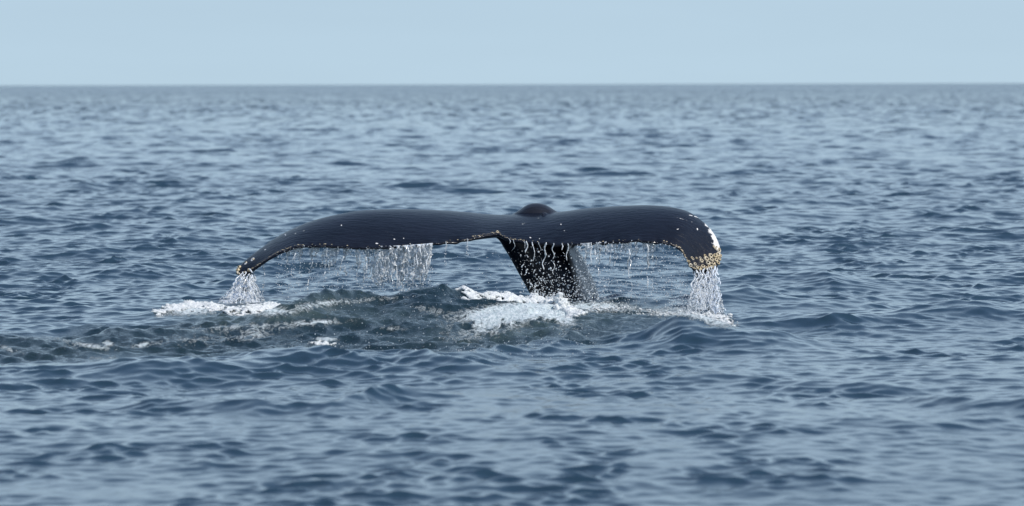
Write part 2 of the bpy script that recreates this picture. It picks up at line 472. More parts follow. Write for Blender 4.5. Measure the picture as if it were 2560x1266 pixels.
# whale skin
m_skin, nt, bs = mat('wet_skin')
tc = N(nt, 'ShaderNodeTexCoord').outputs['Object']
mp = N(nt, 'ShaderNodeMapping'); mp.inputs['Scale'].default_value = (.35, 1, 1); mp.inputs['Rotation'].default_value = (0, R(-25), 0)
nt.links.new(tc, mp.inputs[0])
n1 = noise_tex(nt, mp.outputs[0], 26.0, 5, .55, .3)
n2 = noise_tex(nt, tc, 3.0, 4, .6)
base = ramp(nt, n2, [(.3, (.004, .005, .009)), (.7, (.009, .011, .019))])
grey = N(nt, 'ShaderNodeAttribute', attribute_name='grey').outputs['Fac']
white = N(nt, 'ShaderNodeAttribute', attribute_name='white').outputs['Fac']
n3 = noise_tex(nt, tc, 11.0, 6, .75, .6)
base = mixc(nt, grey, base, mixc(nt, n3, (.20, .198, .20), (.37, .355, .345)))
n4 = noise_tex(nt, tc, 24.0, 5, .7, .8)
wf = M(nt, 'MULTIPLY', M(nt, 'SUBTRACT', M(nt, 'ADD', white, M(nt, 'MULTIPLY', n4, .9)), 0.98), 9.0, clamp=True)
base = mixc(nt, wf, base, (.74, .72, .70))
# small white scars and specks
vo = N(nt, 'ShaderNodeTexVoronoi'); vo.inputs['Scale'].default_value = 7.0; nt.links.new(tc, vo.inputs['Vector'])
sp = M(nt, 'LESS_THAN', vo.outputs['Distance'], 0.055)
sp = M(nt, 'MULTIPLY', sp, M(nt, 'GREATER_THAN', noise_tex(nt, tc, 2.3, 2), .56))
base = mixc(nt, sp, base, (.45, .45, .42))
nt.links.new(base, bs.inputs['Base Color'])
bs.inputs['Roughness'].default_value = .34
bs.inputs['IOR'].default_value = 1.22
bs.inputs['Coat Weight'].default_value = .20
bs.inputs['Coat Roughness'].default_value = .10
bp = N(nt, 'ShaderNodeBump'); bp.inputs['Distance'].default_value = .012; bp.inputs['Strength'].default_value = .9
nt.links.new(n1, bp.inputs['Height']); nt.links.new(bp.outputs[0], bs.inputs['Normal'])

m_barn, nt, bs = mat('barnacle_shell')
tc = N(nt, 'ShaderNodeTexCoord').outputs['Object']
oi = N(nt, 'ShaderNodeObjectInfo')
nb = noise_tex(nt, tc, 90.0, 4, .7)
hole = N(nt, 'ShaderNodeAttribute', attribute_name='hole').outputs['Fac']
shell = mixc(nt, nb, (.72, .62, .40), (.36, .22, .07))
shell = mixc(nt, M(nt, 'MULTIPLY', oi.outputs['Random'], .55), shell, (.80, .78, .70))
nt.links.new(mixc(nt, hole, shell, (.03, .018, .01)), bs.inputs['Base Color'])
bs.inputs['Roughness'].default_value = .45

m_water, nt, bs = mat('falling_water')
bs.inputs['Base Color'].default_value = (.93, .97, 1, 1)
bs.inputs['Transmission Weight'].default_value = .40
bs.inputs['Roughness'].default_value = .10
bs.inputs['IOR'].default_value = 1.333
m_sheet, nt, bs = mat('water_sheet')
bs.inputs['Base Color'].default_value = (.93, .97, 1, 1)
bs.inputs['Transmission Weight'].default_value = .50
bs.inputs['Roughness'].default_value = .10
bs.inputs['IOR'].default_value = 1.333

m_foam, nt, bs = mat('foam')
tc = N(nt, 'ShaderNodeNewGeometry').outputs['Position']
nb = noise_tex(nt, tc, 60.0, 4, .7)
nt.links.new(ramp(nt, nb, [(.35, (.62, .68, .68)), (.6, (.86, .86, .86))]), bs.inputs['Base Color'])
bs.inputs['Roughness'].default_value = .6
bs.inputs['Subsurface Weight'].default_value = .0
bp = N(nt, 'ShaderNodeBump'); bp.inputs['Distance'].default_value = .02
nt.links.new(nb, bp.inputs['Height']); nt.links.new(bp.outputs[0], bs.inputs['Normal'])

# ------------------------------------------------------------------ the whale's tail
def catmull(pts, n, closed=False):
    pts = np.asarray(pts, float); m = len(pts)
    segs = m if closed else m - 1
    t = np.linspace(0, segs, n, endpoint=not closed)
    out = []
    for v in t:
        i = min(int(v), segs - 1); f = v - i
        g = (lambda j: pts[j % m]) if closed else (lambda j: pts[min(max(j, 0), m - 1)])
        p0, p1, p2, p3 = g(i - 1), g(i), g(i + 1), g(i + 2)
        out.append(0.5 * ((2 * p1) + (-p0 + p2) * f + (2 * p0 - 5 * p1 + 4 * p2 - p3) * f * f + (-p0 + 3 * p1 - 3 * p2 + p3) * f ** 3))
    return np.array(out)

LE = [((1270, 537), (1244, 584)), ((1225, 536), (1205, 591)), ((1150, 529), (1150, 602)), ((1060, 524), (1080, 611)), ((980, 523), (1000, 617)), ((900, 527), (920, 619)),
      ((835, 538), (850, 617)), ((775, 554), (785, 614)), ((725, 575), (735, 619)), ((685, 597), (700, 632)), ((650, 622), (668, 650)), ((620, 645), (642, 668)), ((599, 664), (620, 682)), ((591, 679), (603, 688))]
RI = [((1270, 537), (1244, 584)), ((1320, 535), (1275, 600)), ((1390, 531), (1350, 608)), ((1470, 521), (1440, 611)), ((1550, 515), (1530, 606)), ((1620, 513), (1600, 603)),
      ((1680, 518), (1650, 606)), ((1725, 531), (1682, 613)), ((1760, 556), (1702, 626)), ((1785, 583), (1714, 645)), ((1799, 612), (1719, 657)), ((1803, 638), (1730, 671)), ((1800, 654), (1750, 677)), ((1790, 663), (1772, 673))]
def station_depths(k):
    s = k / 13.0
    lead = 0.62 - 0.95 * s ** 1.35
    trail = -0.10 - 0.42 * math.sin(min(s * 2.2, 1) * math.pi / 2) + 0.12 * s
    if s > .6: lead = max(lead, trail + 0.10 * (1 - s))
    return lead, trail
def lobe(st, ns=150):
    rows_ = []
    for k, (a, b) in enumerate(st):
        l, t = station_depths(k)
        rows_.append(np.concatenate([P(*a, D + l), P(*b, D + t)]))
    return catmull(rows_, ns)
def lobe_mesh(st, thick, verts, quads, flip, rag):
    sr = lobe(st)
    ns = len(sr); nt_ = 40
    base_i = len(verts)
    tt = (1 - np.cos(np.linspace(0, np.pi, nt_))) / 2
    for i, r in enumerate(sr):
        A, B = r[:3], r[3:]
        s = i / (ns - 1)
        T = thick * (1 - s) ** 0.75 + 0.022
        ch = B - A
        j = (sr[min(i + 1, ns - 1)][:3] - sr[max(i - 1, 0)][:3]); j /= (np.linalg.norm(j) + 1e-9)
        nrm = np.cross(ch / (np.linalg.norm(ch) + 1e-9), j); nrm /= (np.linalg.norm(nrm) + 1e-9)
        if nrm[2] < 0: nrm = -nrm
        loop = []
        rg = rag[i] if rag is not None else 0
        for t in tt:
            f = 1 - t ** 1.7
            p = np.array([B[0] + (A[0] - B[0]) * (1 - t), A[1] + (B[1] - A[1]) * t, B[2] + (A[2] - B[2]) * f])
            if t > .9: p = p + (t - .9) * 10 * np.array([0, -.3, 1]) * rg
            loop.append(p)
        up = np.array(loop)
        dn = []
        for q, t in zip(up[::-1], tt[::-1]):
            th = T * (2.6 * math.sqrt(max(t, 0)) * (1 - t) ** .8) * .72 + 0.016 * min(1, t * 8)
            off = np.array([nrm[0] * .6, .25 * (1 - t), -1.0]); off /= np.linalg.norm(off)
            off = -nrm * .5 + off * .5
            dn.append(q + off * th)
        ring = list(up) + dn
        verts.extend(ring)
    m = 2 * nt_
    for i in range(ns - 1):
        for k in range(m):
            a = base_i + i * m + k; b = base_i + i * m + (k + 1) % m
            q = (a, b, b + m, a + m)
            quads.append(q if not flip else q[::-1])
    verts_end = base_i + (ns - 1) * m
    cap0 = tuple(base_i + k for k in range(m)); cap1 = tuple(verts_end + k for k in range(m))
    return cap0 if flip else cap0[::-1], cap1[::-1] if flip else cap1

def tube(path, widths, depths, section, n_along, verts, quads):
    """body of varying section along a path; width axis stays near X"""
    data = catmull([list(p) + [w, d] for p, w, d in zip(path, widths, depths)], n_along)
    sec = catmull(section, 48, closed=True)
    b0 = len(verts)
    for i, r in enumerate(data):
        p = Vector(r[:3]); T = Vector(data[min(i + 1, n_along - 1)][:3] - data[max(i - 1, 0)][:3]).normalized()
        Wx = Vector((1, 0, 0)); Wx = (Wx - T * Wx.dot(T)).normalized()
        Nn = Wx.cross(T)                       # for an upward path this points away from the camera? fixed below
        if T.z >= 0 and Nn.y > 0 and i == 0: pass
        for sx, sy in sec: verts.append(np.array(p + Wx * (sx * r[3]) + Nn * (-sy * r[4])))
    m = len(sec)
    for i in range(n_along - 1):
        for k in range(m):
            a = b0 + i * m + k; b = b0 + i * m + (k + 1) % m
            quads.append((a, b, b + m, a + m))
    e = b0 + (n_along - 1) * m
    return tuple(b0 + k for k in range(m))[::-1], tuple(e + k for k in range(m))

def remesh_closed(parts, voxel, smooth_it):
    """parts: list of (verts, quads, caps); union them into one continuous surface"""
    bm = bmesh.new()
    for verts, quads, caps in parts:
        vs = [bm.verts.new(v) for v in verts]
        for q in quads:
            try: bm.faces.new([vs[i] for i in q])
            except ValueError: pass
        for c in caps:
            try: bm.faces.new([vs[i] for i in c])
            except ValueError: pass
    bmesh.ops.remove_doubles(bm, verts=bm.verts, dist=1e-5)
    bmesh.ops.recalc_face_normals(bm, faces=bm.faces)
    me = bpy.data.meshes.new('tmp'); bm.to_mesh(me); bm.free()
    o = bpy.data.objects.new('tmp', me); COL.objects.link(o)
    md = o.modifiers.new('r', 'REMESH'); md.mode = 'VOXEL'; md.voxel_size = voxel; md.use_smooth_shade = True
    ms = o.modifiers.new('s', 'SMOOTH'); ms.factor = .5; ms.iterations = smooth_it
    dg = bpy.context.evaluated_depsgraph_get(); dg.update()
    out = bpy.data.meshes.new_from_object(o.evaluated_get(dg))
    bpy.data.objects.remove(o); bpy.data.meshes.remove(me)
    return out

def rag_arr(seed, n=150, amp=.007):
    g = np.random.default_rng(seed); a = g.normal(size=n) * amp
    a = np.convolve(a, [.25, .5, .25], 'same'); a[:3] = 0
    return a
parts = []
v, q = [], []; c0, c1 = lobe_mesh(LE, .12, v, q, False, rag_arr(1)); parts.append((v, q, [c0, c1]))
v, q = [], []; c0, c1 = lobe_mesh(RI, .12, v, q, True, rag_arr(2)); parts.append((v, q, [c0, c1]))
# tail stock: section is wide in front (towards the lens), with a blunt corner to the right
SEC = [(-1, .05), (-.72, -.62), (-.1, -.92), (.42, -.86), (.68, -.45), (1, .30), (.55, .9), (0, 1.0), (-.6, .8)]
path = [P(1445, 960, D + .15), P(1432, 840, D + .18), P(1420, 745, D + .22), P(1398, 685, D + .26), P(1372, 635, D + .31), P(1352, 590, D + .36), P(1343, 572, D + .40), P(1335, 566, D + .40)]
v, q = [], []
c = tube(path, [.36, .31, .262, .248, .245, .22, .17, .12], [.40, .36, .33, .30, .26, .20, .15, .10], SEC, 90, v, q)
parts.append((v, q, c))
# keel running down from the notch to the stock
path = [P(1246, 590, D - .02), P(1275, 602, D + .05), P(1310, 632, D + .14), P(1345, 680, D + .20), P(1375, 740, D + .22)]
v, q = [], []; c = tube(path, [.03, .09, .13, .15, .14], [.02, .05, .09, .14, .18], SEC, 40, v, q); parts.append((v, q, c))
# root fairing on the right, under the lobe
path = [P(1330, 600, D + .15), P(1390, 592, D + .25), P(1450, 575, D + .3), P(1500, 562, D + .3)]
v, q = [], []; c = tube([Vector(p) for p in path], [.10, .14, .10, .04], [.1, .1, .08, .04], SEC, 30, v, q); parts.append((v, q, c))
# dorsal hump behind the flukes: a low bell with concave flanks
bm_ = bmesh.new(); bmesh.ops.create_uvsphere(bm_, u_segments=40, v_segments=24, radius=1)
hc = P(1341, 560, D + .66)
v = []
for vv in bm_.verts:
    x_, y_, z_ = vv.co
    w_ = (1 + 1.5 * max(0, .86 - max(z_, .30)) ** 2) * (1 if z_ > .1 else .8)
    v.append(np.array([hc.x + .190 * x_ * w_ + .010 * (1 - z_), hc.y + .22 * y_, hc.z + .178 * z_]))
q = [tuple(x.index for x in f.verts) for f in bm_.faces]; bm_.free()
parts.append((v, q, []))
body_me = remesh_closed(parts, .009, 3)
nv = len(body_me.vertices)
bc = np.empty(nv * 3, np.float32); body_me.vertices.foreach_get('co', bc); bc = bc.reshape(-1, 3)
bx, by_ = project(bc[:, 0], bc[:, 1], bc[:, 2])
# white edge on the right tip, sun and sky sheen painted grey on the stock's right side
wpts = np.array([P(a, b, 0.0) if False else P(a, b, D - .2) for a, b in ((1745, 540), (1770, 560), (1786, 580), (1797, 600), (1802, 625))])
white = np.zeros(nv)
for (cx, cy, r_) in ((1752, 543, 8), (1770, 559, 11), (1783, 576, 15), (1793, 592, 20), (1799, 608, 22), (1803, 622, 17)):
    white = np.maximum(white, np.exp(-(((bx - cx) ** 2 + (by_ - cy) ** 2) / r_ ** 2)))
for (x0, y0, x1, y1, w_, a_) in ((963, 578, 984, 590, 1.5, .60), (1684, 541, 1731, 556, 1.4, .56), (1723, 538, 1731, 540, 2, .75), (1736, 541, 1748, 545, 2, .75), (713, 587, 714, 588, 3, .72), (738, 584, 739, 584, 2.5, .8),
        (661, 625, 664, 624, 2.5, .72), (629, 651, 634, 646, 3.2, 1), (613, 660, 616, 657, 3, .9), (853, 563, 854, 564, 2.5, .8), (1692, 574, 1696, 573, 2.6, .72), (1743, 572, 1744, 575, 2.4, .8), (1402, 561, 1403, 562, 2.5, .8),
        (1410, 577, 1411, 577, 2, .7), (985, 598, 988, 599, 2, .8), (1009, 596, 1010, 597, 2, .8), (1325, 594, 1327, 595, 2.2, .8), (1348, 597, 1349, 597, 2.2, .8), (940, 609, 944, 609, 2.4, .8)):
    t_ = np.clip(((bx - x0) * (x1 - x0) + (by_ - y0) * (y1 - y0)) / ((x1 - x0) ** 2 + (y1 - y0) ** 2), 0, 1)
    d_ = np.hypot(bx - x0 - t_ * (x1 - x0), by_ - y0 - t_ * (y1 - y0))
    white = np.maximum(white, a_ * np.exp(-(d_ / w_) ** 2) * (bc[:, 1] < D + .3))
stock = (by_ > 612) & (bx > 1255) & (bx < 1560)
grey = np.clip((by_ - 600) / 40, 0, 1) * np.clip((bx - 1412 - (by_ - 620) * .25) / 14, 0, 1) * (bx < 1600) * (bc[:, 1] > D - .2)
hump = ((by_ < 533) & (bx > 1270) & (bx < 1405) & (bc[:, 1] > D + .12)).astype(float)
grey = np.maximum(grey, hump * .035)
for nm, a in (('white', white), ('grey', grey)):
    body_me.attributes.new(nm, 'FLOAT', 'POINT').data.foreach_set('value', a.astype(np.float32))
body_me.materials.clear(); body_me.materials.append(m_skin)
whale = bpy.data.objects.new('humpback_whale', None); COL.objects.link(whale)
whale.location = P(1420, 757, D + .22)
tag(whale, 'black humpback whale raising its wet tail flukes with barnacled tips out of the churned sea', 'whale')
def child(o, root):
    o.parent = root; o.matrix_parent_inverse = Matrix.Translation(root.location).inverted(); return o
body = child(link('body', body_me), whale)
tag(body, 'smooth black tail flukes and tail stock, white edge near the right tip')

from mathutils.bvhtree import BVHTree
bvh = BVHTree.FromPolygons([Vector(c) for c in bc], [tuple(p.vertices) for p in body_me.polygons])
cam_loc = Vector((0, 0, CAM_H))
def hit_body(px, py):
    return bvh.ray_cast(cam_loc, ray(px, py).normalized())

# barnacles: little volcano shells
def barnacle_mesh(seed):
    g = random.Random(seed)
    prof = [(1.0, -.35), (1.0, .0), (.88, .38), (.66, .68), (.52, .72), (.40, .55), (.34, .22), (0.0, .16)]
    nseg = 12
    bm = bmesh.new(); rings = []; holes = []
    for r, z in prof:
        ring = []
        for k in range(nseg):
            a = 2 * math.pi * k / nseg
            rr = r * (1 + (.11 if k % 2 else -.06) * (r > .5)) * (1 + g.uniform(-.05, .05))
            ring.append(bm.verts.new((rr * math.cos(a), rr * math.sin(a), z + g.uniform(-.03, .03))))
            if r == 0: break
        rings.append(ring)
    for a, b in zip(rings[:-1], rings[1:]):
        for k in range(nseg):
            if len(b) > 1: bm.faces.new((a[k], a[(k + 1) % nseg], b[(k + 1) % nseg], b[k]))
            else: bm.faces.new((a[k], a[(k + 1) % nseg], b[0]))
    me = bpy.data.meshes.new('barnacle'); bm.to_mesh(me); bm.free()
    at = me.attributes.new('hole', 'FLOAT', 'POINT')
    for i, vv in enumerate(me.vertices): at.data[i].value = 1.0 if math.hypot(vv.co.x, vv.co.y) < .45 else 0.0
    for p in me.polygons: p.use_smooth = True
    me.materials.append(m_barn)
    return me
BM = [barnacle_mesh(i) for i in range(4)]
spots = [(1726, 664, 4.0), (1737, 661, 3.4), (1748, 672, 4.5), (1757, 667, 4.5), (1753, 653, 4.5), (1765, 648, 5.5), (1770, 659, 5), (1763, 670, 4), (1776, 640, 5), (1778, 650, 5), (1783, 660, 4.5),
         (1787, 641, 5), (1790, 651, 4.5), (1794, 638, 5), (1797, 628, 4.5), (1800, 640, 4), (1788, 622, 3), (1784, 617, 2.5), (1791, 618, 2.5), (1732, 648, 2.8), (1729, 645, 2.6), (1741, 646, 2.4), (1722, 654, 2.5),
         (1798, 648, 4), (1774, 667, 4.2), (1795, 658, 4), (1762, 640, 3), (1750, 645, 2.4), (1801, 626, 3), (1743, 669, 3.2), (1767, 672, 3.5), (1786, 664, 3.5), (1780, 668, 3),
         (595, 676, 4.0), (598, 669, 4.0), (602, 662, 3.6), (606, 654, 3.2), (594, 683, 3.2), (633, 649, 2.6), (615, 657, 2.2), (612, 681, 2.2), (621, 674, 2.0), (598, 686, 2.8)]
def place_on_body(px, py, r, name, me, sink=.25):
    h = None
    for ddx, ddy in ((0, 0), (-3, -3), (3, -3), (-6, -6), (4, -8), (-8, -4)):
        h = hit_body(px + ddx, py + ddy)
        if h[0] is not None: break
    if h[0] is None: return None
    loc, nrm = h[0], h[1]
    nrm = (nrm + Vector((random.uniform(-.25, .25), -.25, random.uniform(-.25, .25)))).normalized()
    o = bpy.data.objects.new(name, me); COL.objects.link(o)
    rm = r / FPX * D * 1.3
    rq = nrm.to_track_quat('Z', 'Y')
    child(o, whale)
    o.matrix_basis = Matrix.Translation(loc) @ rq.to_matrix().to_4x4() @ Matrix.Rotation(random.uniform(0, 6.28), 4, 'Z') @ Matrix.Diagonal((rm, rm, rm * random.uniform(.8, 1.15), 1))
    return o
for i, (px, py, r) in enumerate(spots):
    place_on_body(px, py, r, 'barnacle', BM[i % 4])
# tiny barnacles and beads along the trailing edges, joined
def joined(insts, meshes, name, material, attr_hole=False):
    """insts: list of (mesh index, 4x4) -> one mesh"""
    cos, tris, hol = [], [], []; base_i = 0
    cache = []
    for me in meshes:
        me.calc_loop_triangles()
        c = np.empty(len(me.vertices) * 3, np.float32); me.vertices.foreach_get('co', c)
        t = np.empty(len(me.loop_triangles) * 3, np.int32); me.loop_triangles.foreach_get('vertices', t)
        h = None
        if attr_hole:
            h = np.empty(len(me.vertices), np.float32); me.attributes['hole'].data.foreach_get('value', h)
        cache.append((c.reshape(-1, 3), t.reshape(-1, 3), h))
    for mi, Mx in insts:
        c, t, h = cache[mi]
        A = np.array(Mx)
        cos.append(c @ A[:3, :3].T + A[:3, 3]); tris.append(t + base_i); base_i += len(c)
        if attr_hole: hol.append(h)
    me = mesh_np(name, np.concatenate(cos), None, np.concatenate(tris))
    if attr_hole: me.attributes.new('hole', 'FLOAT', 'POINT').data.foreach_set('value', np.concatenate(hol))
    me.materials.append(material)
    return me
edge = [b for a, b in LE[::-1]] + [b for a, b in RI]
ed = catmull(edge, 420)
ins = []
for i, (ex, ey) in enumerate(ed):
    if random.random() > (.75 if ex < 760 or ex > 1690 or 1180 < ex < 1320 else .12): continue
    h = hit_body(ex + random.uniform(-1, 1), ey - random.uniform(2, 5))
    if h[0] is None: continue
    r = random.choice((.5, .7, .9, 1.4)) / FPX * D
    ins.append((i % 4, Matrix.Translation(h[0]) @ h[1].to_track_quat('Z', 'Y').to_matrix().to_4x4() @ Matrix.Diagonal((r * random.uniform(1, 2), r, r, 1))))
eb = child(link('edge_barnacles', joined(ins, BM, 'edge_barnacles', m_barn, True)), whale)
tag(eb, kind='stuff')

# ------------------------------------------------------------------ falling water
def ico(sub):
    bm = bmesh.new(); bmesh.ops.create_icosphere(bm, subdivisions=sub, radius=1)
    me = bpy.data.meshes.new('ico'); bm.to_mesh(me); bm.free(); return me
ICO = [ico(1), ico(2)]
def px2m(p, Y=D): return p / FPX * Y
def drop_inst(pt, r, big=False):
    q = Matrix.Rotation(random.uniform(0, 6.28), 4, Vector((random.random(), random.random(), random.random() + .1)))
    s = r * random.uniform(.8, 1.2)
    return (1 if big else 0, Matrix.Translation(pt) @ q @ Matrix.Diagonal((s, s * random.uniform(.8, 1.1), s * random.uniform(.9, 1.5), 1)))
def rope_mesh(pts, radii, nseg=6):
    """lumpy tube of falling water; pts in metres"""
    co, qd = [], []
    n = len(pts)
    for i, (p, r) in enumerate(zip(pts, radii)):
        for k in range(nseg):
            a = 2 * math.pi * k / nseg + i * .3
            co.append((p[0] + r * math.cos(a), p[1] + r * math.sin(a) * .8, p[2]))
    for i in range(n - 1):
        for k in range(nseg):
            a = i * nseg + k; b = i * nseg + (k + 1) % nseg
            qd.append((a, b, b + nseg, a + nseg))
    qd.append(tuple(range(nseg))[::-1][:4]); qd.append(tuple((n - 1) * nseg + k for k in range(4)))
    return co, qd
LEAN = 0.0      # metres that falling water drifts towards the viewer per 110 photo px of fall
def strand_geo(x0, y0, x1, y1, Y, r, wob=3.0, seed=0):
    """rope of water from photo px (x0,y0) down to (x1,y1); returns rope pieces"""
    g = random.Random(seed)
    n = max(6, int((y1 - y0) / 2.2))
    ph = g.uniform(0, 6); f1 = g.uniform(.03, .08); f2 = g.uniform(.12, .25)
    out = []; cur = []; cr = []
    for i in range(n):
        t = i / (n - 1)
        y = y0 + (y1 - y0) * t
        x = x0 + (x1 - x0) * t ** 1.25 + wob * t * math.sin(y * f1 + ph) + wob * .5 * math.sin(y * f2 + ph * 2)
        Yd = Y + .03 * math.sin(y * f1 * 1.3 + ph) - LEAN * t ** 1.3 * (y1 - y0) / 110
        rad = r * (1 - .55 * t) * (1 + .75 * noise.noise(Vector((x * .07, y * .22, seed * 3.1)))) * (1 + .35 * g.uniform(-1, 1))
        gap = g.random() < .015 + .22 * t * t
        if gap:
            if len(cur) > 2: out.append((cur, cr))
            cur, cr = [], []
        else:
            cur.append(P(x, y, Yd)); cr.append(px2m(max(rad, .35)))
    if len(cur) > 2: out.append((cur, cr))
    for c_, r_ in out:
        r_[0] *= .3; r_[-1] *= .3
    return out
def pieces_mesh(pieces, name):
    co, qd = [], []
    for p, r in pieces:
        b = len(co); c, q_ = rope_mesh(p, r)
        co += c; qd += [tuple(b + i for i in f) for f in q_]
    return mesh_np(name, co, qd)
def web(x0, x1, ytop, ybot_f, Y, seed, slant=0.0, thick=.004, dens=.5, step=2.0, flare=0.0):
    """thin torn sheet of water between photo columns x0..x1"""
    nx = max(4, int((x1 - x0) / step)); yb = max(ybot_f(x) for x in (x0, (x0 + x1) / 2, x1))
    ny = max(4, int((yb - min(ytop(x0), ytop(x1))) / step))
    co = []; keep = np.zeros((ny, nx), bool)
    for j in range(ny):
        for i in range(nx):
            fx = i / (nx - 1); x = x0 + (x1 - x0) * fx; y0_, y1_ = ytop(x), ybot_f(x)
            t = j / (ny - 1); y = y0_ + (yb - y0_) * t
            xs_ = x + slant * (y - y0_) + flare * t * t * (fx - .5) * (x1 - x0)
            nn = noise.fractal(Vector((x * .09, y * .022, seed)), .9, 2.1, 4)
            n2_ = noise.fractal(Vector((x * .16, y * .10, seed + 9)), .9, 2.1, 3)
            co.append(P(xs_, y, Y + .035 * nn + .02 * n2_ - LEAN * t ** 1.3 * (yb - y0_) / 110))
            tt_ = (y - y0_) / max(1, (y1_ - y0_))
            keep[j, i] = (nn * .75 + n2_ * .55 + dens - tt_ ** 1.6 * .85) > 0 and tt_ < 1.05
    k4 = keep[:-1, :-1] & keep[1:, :-1] & keep[:-1, 1:] & keep[1:, 1:]
    qs = grid_quads(ny, nx).reshape(ny - 1, nx - 1, 4)[k4]
    if not len(qs): return [], []
    co = np.array(co); n_ = len(co)
    back = co + np.array([0, thick, 0])
    used = np.unique(qs); mp_ = -np.ones(n_, int); mp_[used] = np.arange(len(used))
    f = mp_[qs]; m_ = len(used)
    allc = np.concatenate([co[used], back[used]])
    # rim
    edges = {}
    for q_ in f:
        for a, b in zip(q_, np.roll(q_, -1)):
            if (b, a) in edges: del edges[(b, a)]
            else: edges[(a, b)] = 1
    rim = [(b, a, a + m_, b + m_) for a, b in edges]
    return allc, np.concatenate([f, f[:, ::-1] + m_, np.array(rim, int).reshape(-1, 4)])
edge_x = ed[:, 0]; order = np.argsort(edge_x)
def edge_y(x): return float(np.interp(x, edge_x[order], ed[order, 1]))
def lowf(pts):
    a = np.array(pts, float); return lambda x: float(np.interp(x, a[:, 0], a[:, 1]))

def islands(n, qd):
    par = list(range(n))
    def find(a):
        while par[a] != a: par[a] = par[par[a]]; a = par[a]
        return a
    for f in qd.tolist():
        r0 = find(f[0])
        for b in f[1:]:
            r1 = find(b)
            if r1 != r0: par[r1] = r0
    out = {}
    for i, f in enumerate(qd.tolist()): out.setdefault(find(f[0]), []).append(i)
    return list(out.values())

def cascade(label, strands, webs, drops, seed):
    """strands: (x0,x1,ybottom,dx,r,Y); drops: list of (pt, r)"""
    root = bpy.data.objects.new('water_cascade', None); COL.objects.link(root)
    mx = [s[0] for s in strands]
    root.location = P(sum(mx) / len(mx), 700, strands[0][5])
    tag(root, label, 'falling water', 'water pouring off the tail flukes')
    bits = []
    for i, (x, y0, y1, dx, r, Y, wob) in enumerate(strands):
        pcs = strand_geo(x, y0, x + dx, y1, Y, r, wob, seed * 100 + i)
        for pc in pcs:
            if len(pc[0]) >= 5: child(link('strand', pieces_mesh([pc], 'strand'), m_water), root)
            else: bits.append(pc)
    if bits: tag(child(link('broken_strands', pieces_mesh(bits, 'broken_strands'), m_water), root), kind='stuff')
    for w in webs:
        co, qd = web(**w)
        if not len(qd): continue
        small = []
        for idx in islands(len(co), qd):
            if len(idx) > 60:
                used = np.unique(qd[idx]); mp_ = np.zeros(len(co), int); mp_[used] = np.arange(len(used))
                child(link('water_sheet', mesh_np('water_sheet', co[used], mp_[qd[idx]]), m_sheet), root)
            else: small.extend(idx)
        if small: tag(child(link('sheet_scraps', mesh_np('sheet_scraps', co, qd[np.array(small)]), m_sheet), root), kind='stuff')
    ins_ = [drop_inst(p, r) for p, r in drops]
    o = child(link('droplets', joined(ins_, ICO, 'droplets', m_water)), root)
    tag(o, kind='stuff')
    return root
TE_Y = D - .42

def scatter(n, fx, fy, r0, r1, Y, dy=.15, pw=2.5):
    out = []
    for _ in range(n):
        x = fx(); y = fy(x)
        out.append((P(x, y, Y + random.uniform(-dy, dy)), px2m(r0 + (r1 - r0) * random.random() ** pw)))
    return out
U = random.uniform
# 1 left tip: fans out down to the left
LEAN = .45
st = []
for i in range(22):
    t = i / 21
    st.append((602 + 32 * t + U(-2, 2), 684 - 16 * t, U(758, 782), -60 + 72 * t + U(-8, 8), U(1.0, 2.6), D - .35 + U(-.08, .08), 7))
dr = []
for _ in range(2400):
    t = random.random() ** .6; y = 688 + 92 * t
    x = 616 + (random.random() - .5) * (26 + 130 * t) - 16 * t
    dr.append((P(x, y, D - .35 - LEAN * t ** 1.3 * .84 + U(-.2, .2)), px2m(.5 + 1.5 * random.random() ** 3)))
cascade('fan of water spilling from the small pointed left tip of the fluke', st,
        [dict(x0=600, x1=632, ytop=lambda x: 684 - (x - 600) * .4, ybot_f=lambda x: 772, Y=D - .35, seed=3.3, slant=-.2, dens=.85, flare=2.9),
         dict(x0=604, x1=634, ytop=lambda x: 684 - (x - 600) * .4, ybot_f=lambda x: 768, Y=D - .30, seed=8.3, slant=-.2, dens=.3, flare=2.0)], dr, 1)
# 2 dense curtain under the left lobe
LEAN = 0.0
lo = lowf([(925, 690), (960, 715), (985, 705), (1005, 738), (1030, 725), (1060, 716), (1078, 700), (1085, 655)])
st = []
for x in [942, 952, 961, 968, 977, 986, 992, 1000, 1006, 1013, 1021, 1028, 1036, 1044, 1052, 1058, 1066, 1073, 1079]:
    st.append((x, edge_y(x) - 3, lo(x) + U(-12, 6), -U(2, 18), U(1.1, 2.8), TE_Y + U(-.03, .05), 5))
dr = scatter(900, lambda: U(915, 1082), lambda x: min(edge_y(x) + (lo(x) - edge_y(x)) * random.random() ** .8 * 1.12, 740), .4, 1.7, TE_Y, .1)
dr += scatter(260, lambda: U(900, 1100), lambda x: U(680, 742), .4, 1.3, TE_Y, .2)
cascade('dense glassy curtain of water under the middle of the left lobe', st,
        [dict(x0=938, x1=1082, ytop=lambda x: edge_y(x) - 3, ybot_f=lo, Y=TE_Y, seed=1.7, slant=-.12, dens=.80),
         dict(x0=950, x1=1080, ytop=lambda x: edge_y(x) - 3, ybot_f=lambda x: lo(x) - 10, Y=TE_Y + .05, seed=5.2, slant=-.08, dens=.5)], dr, 2)
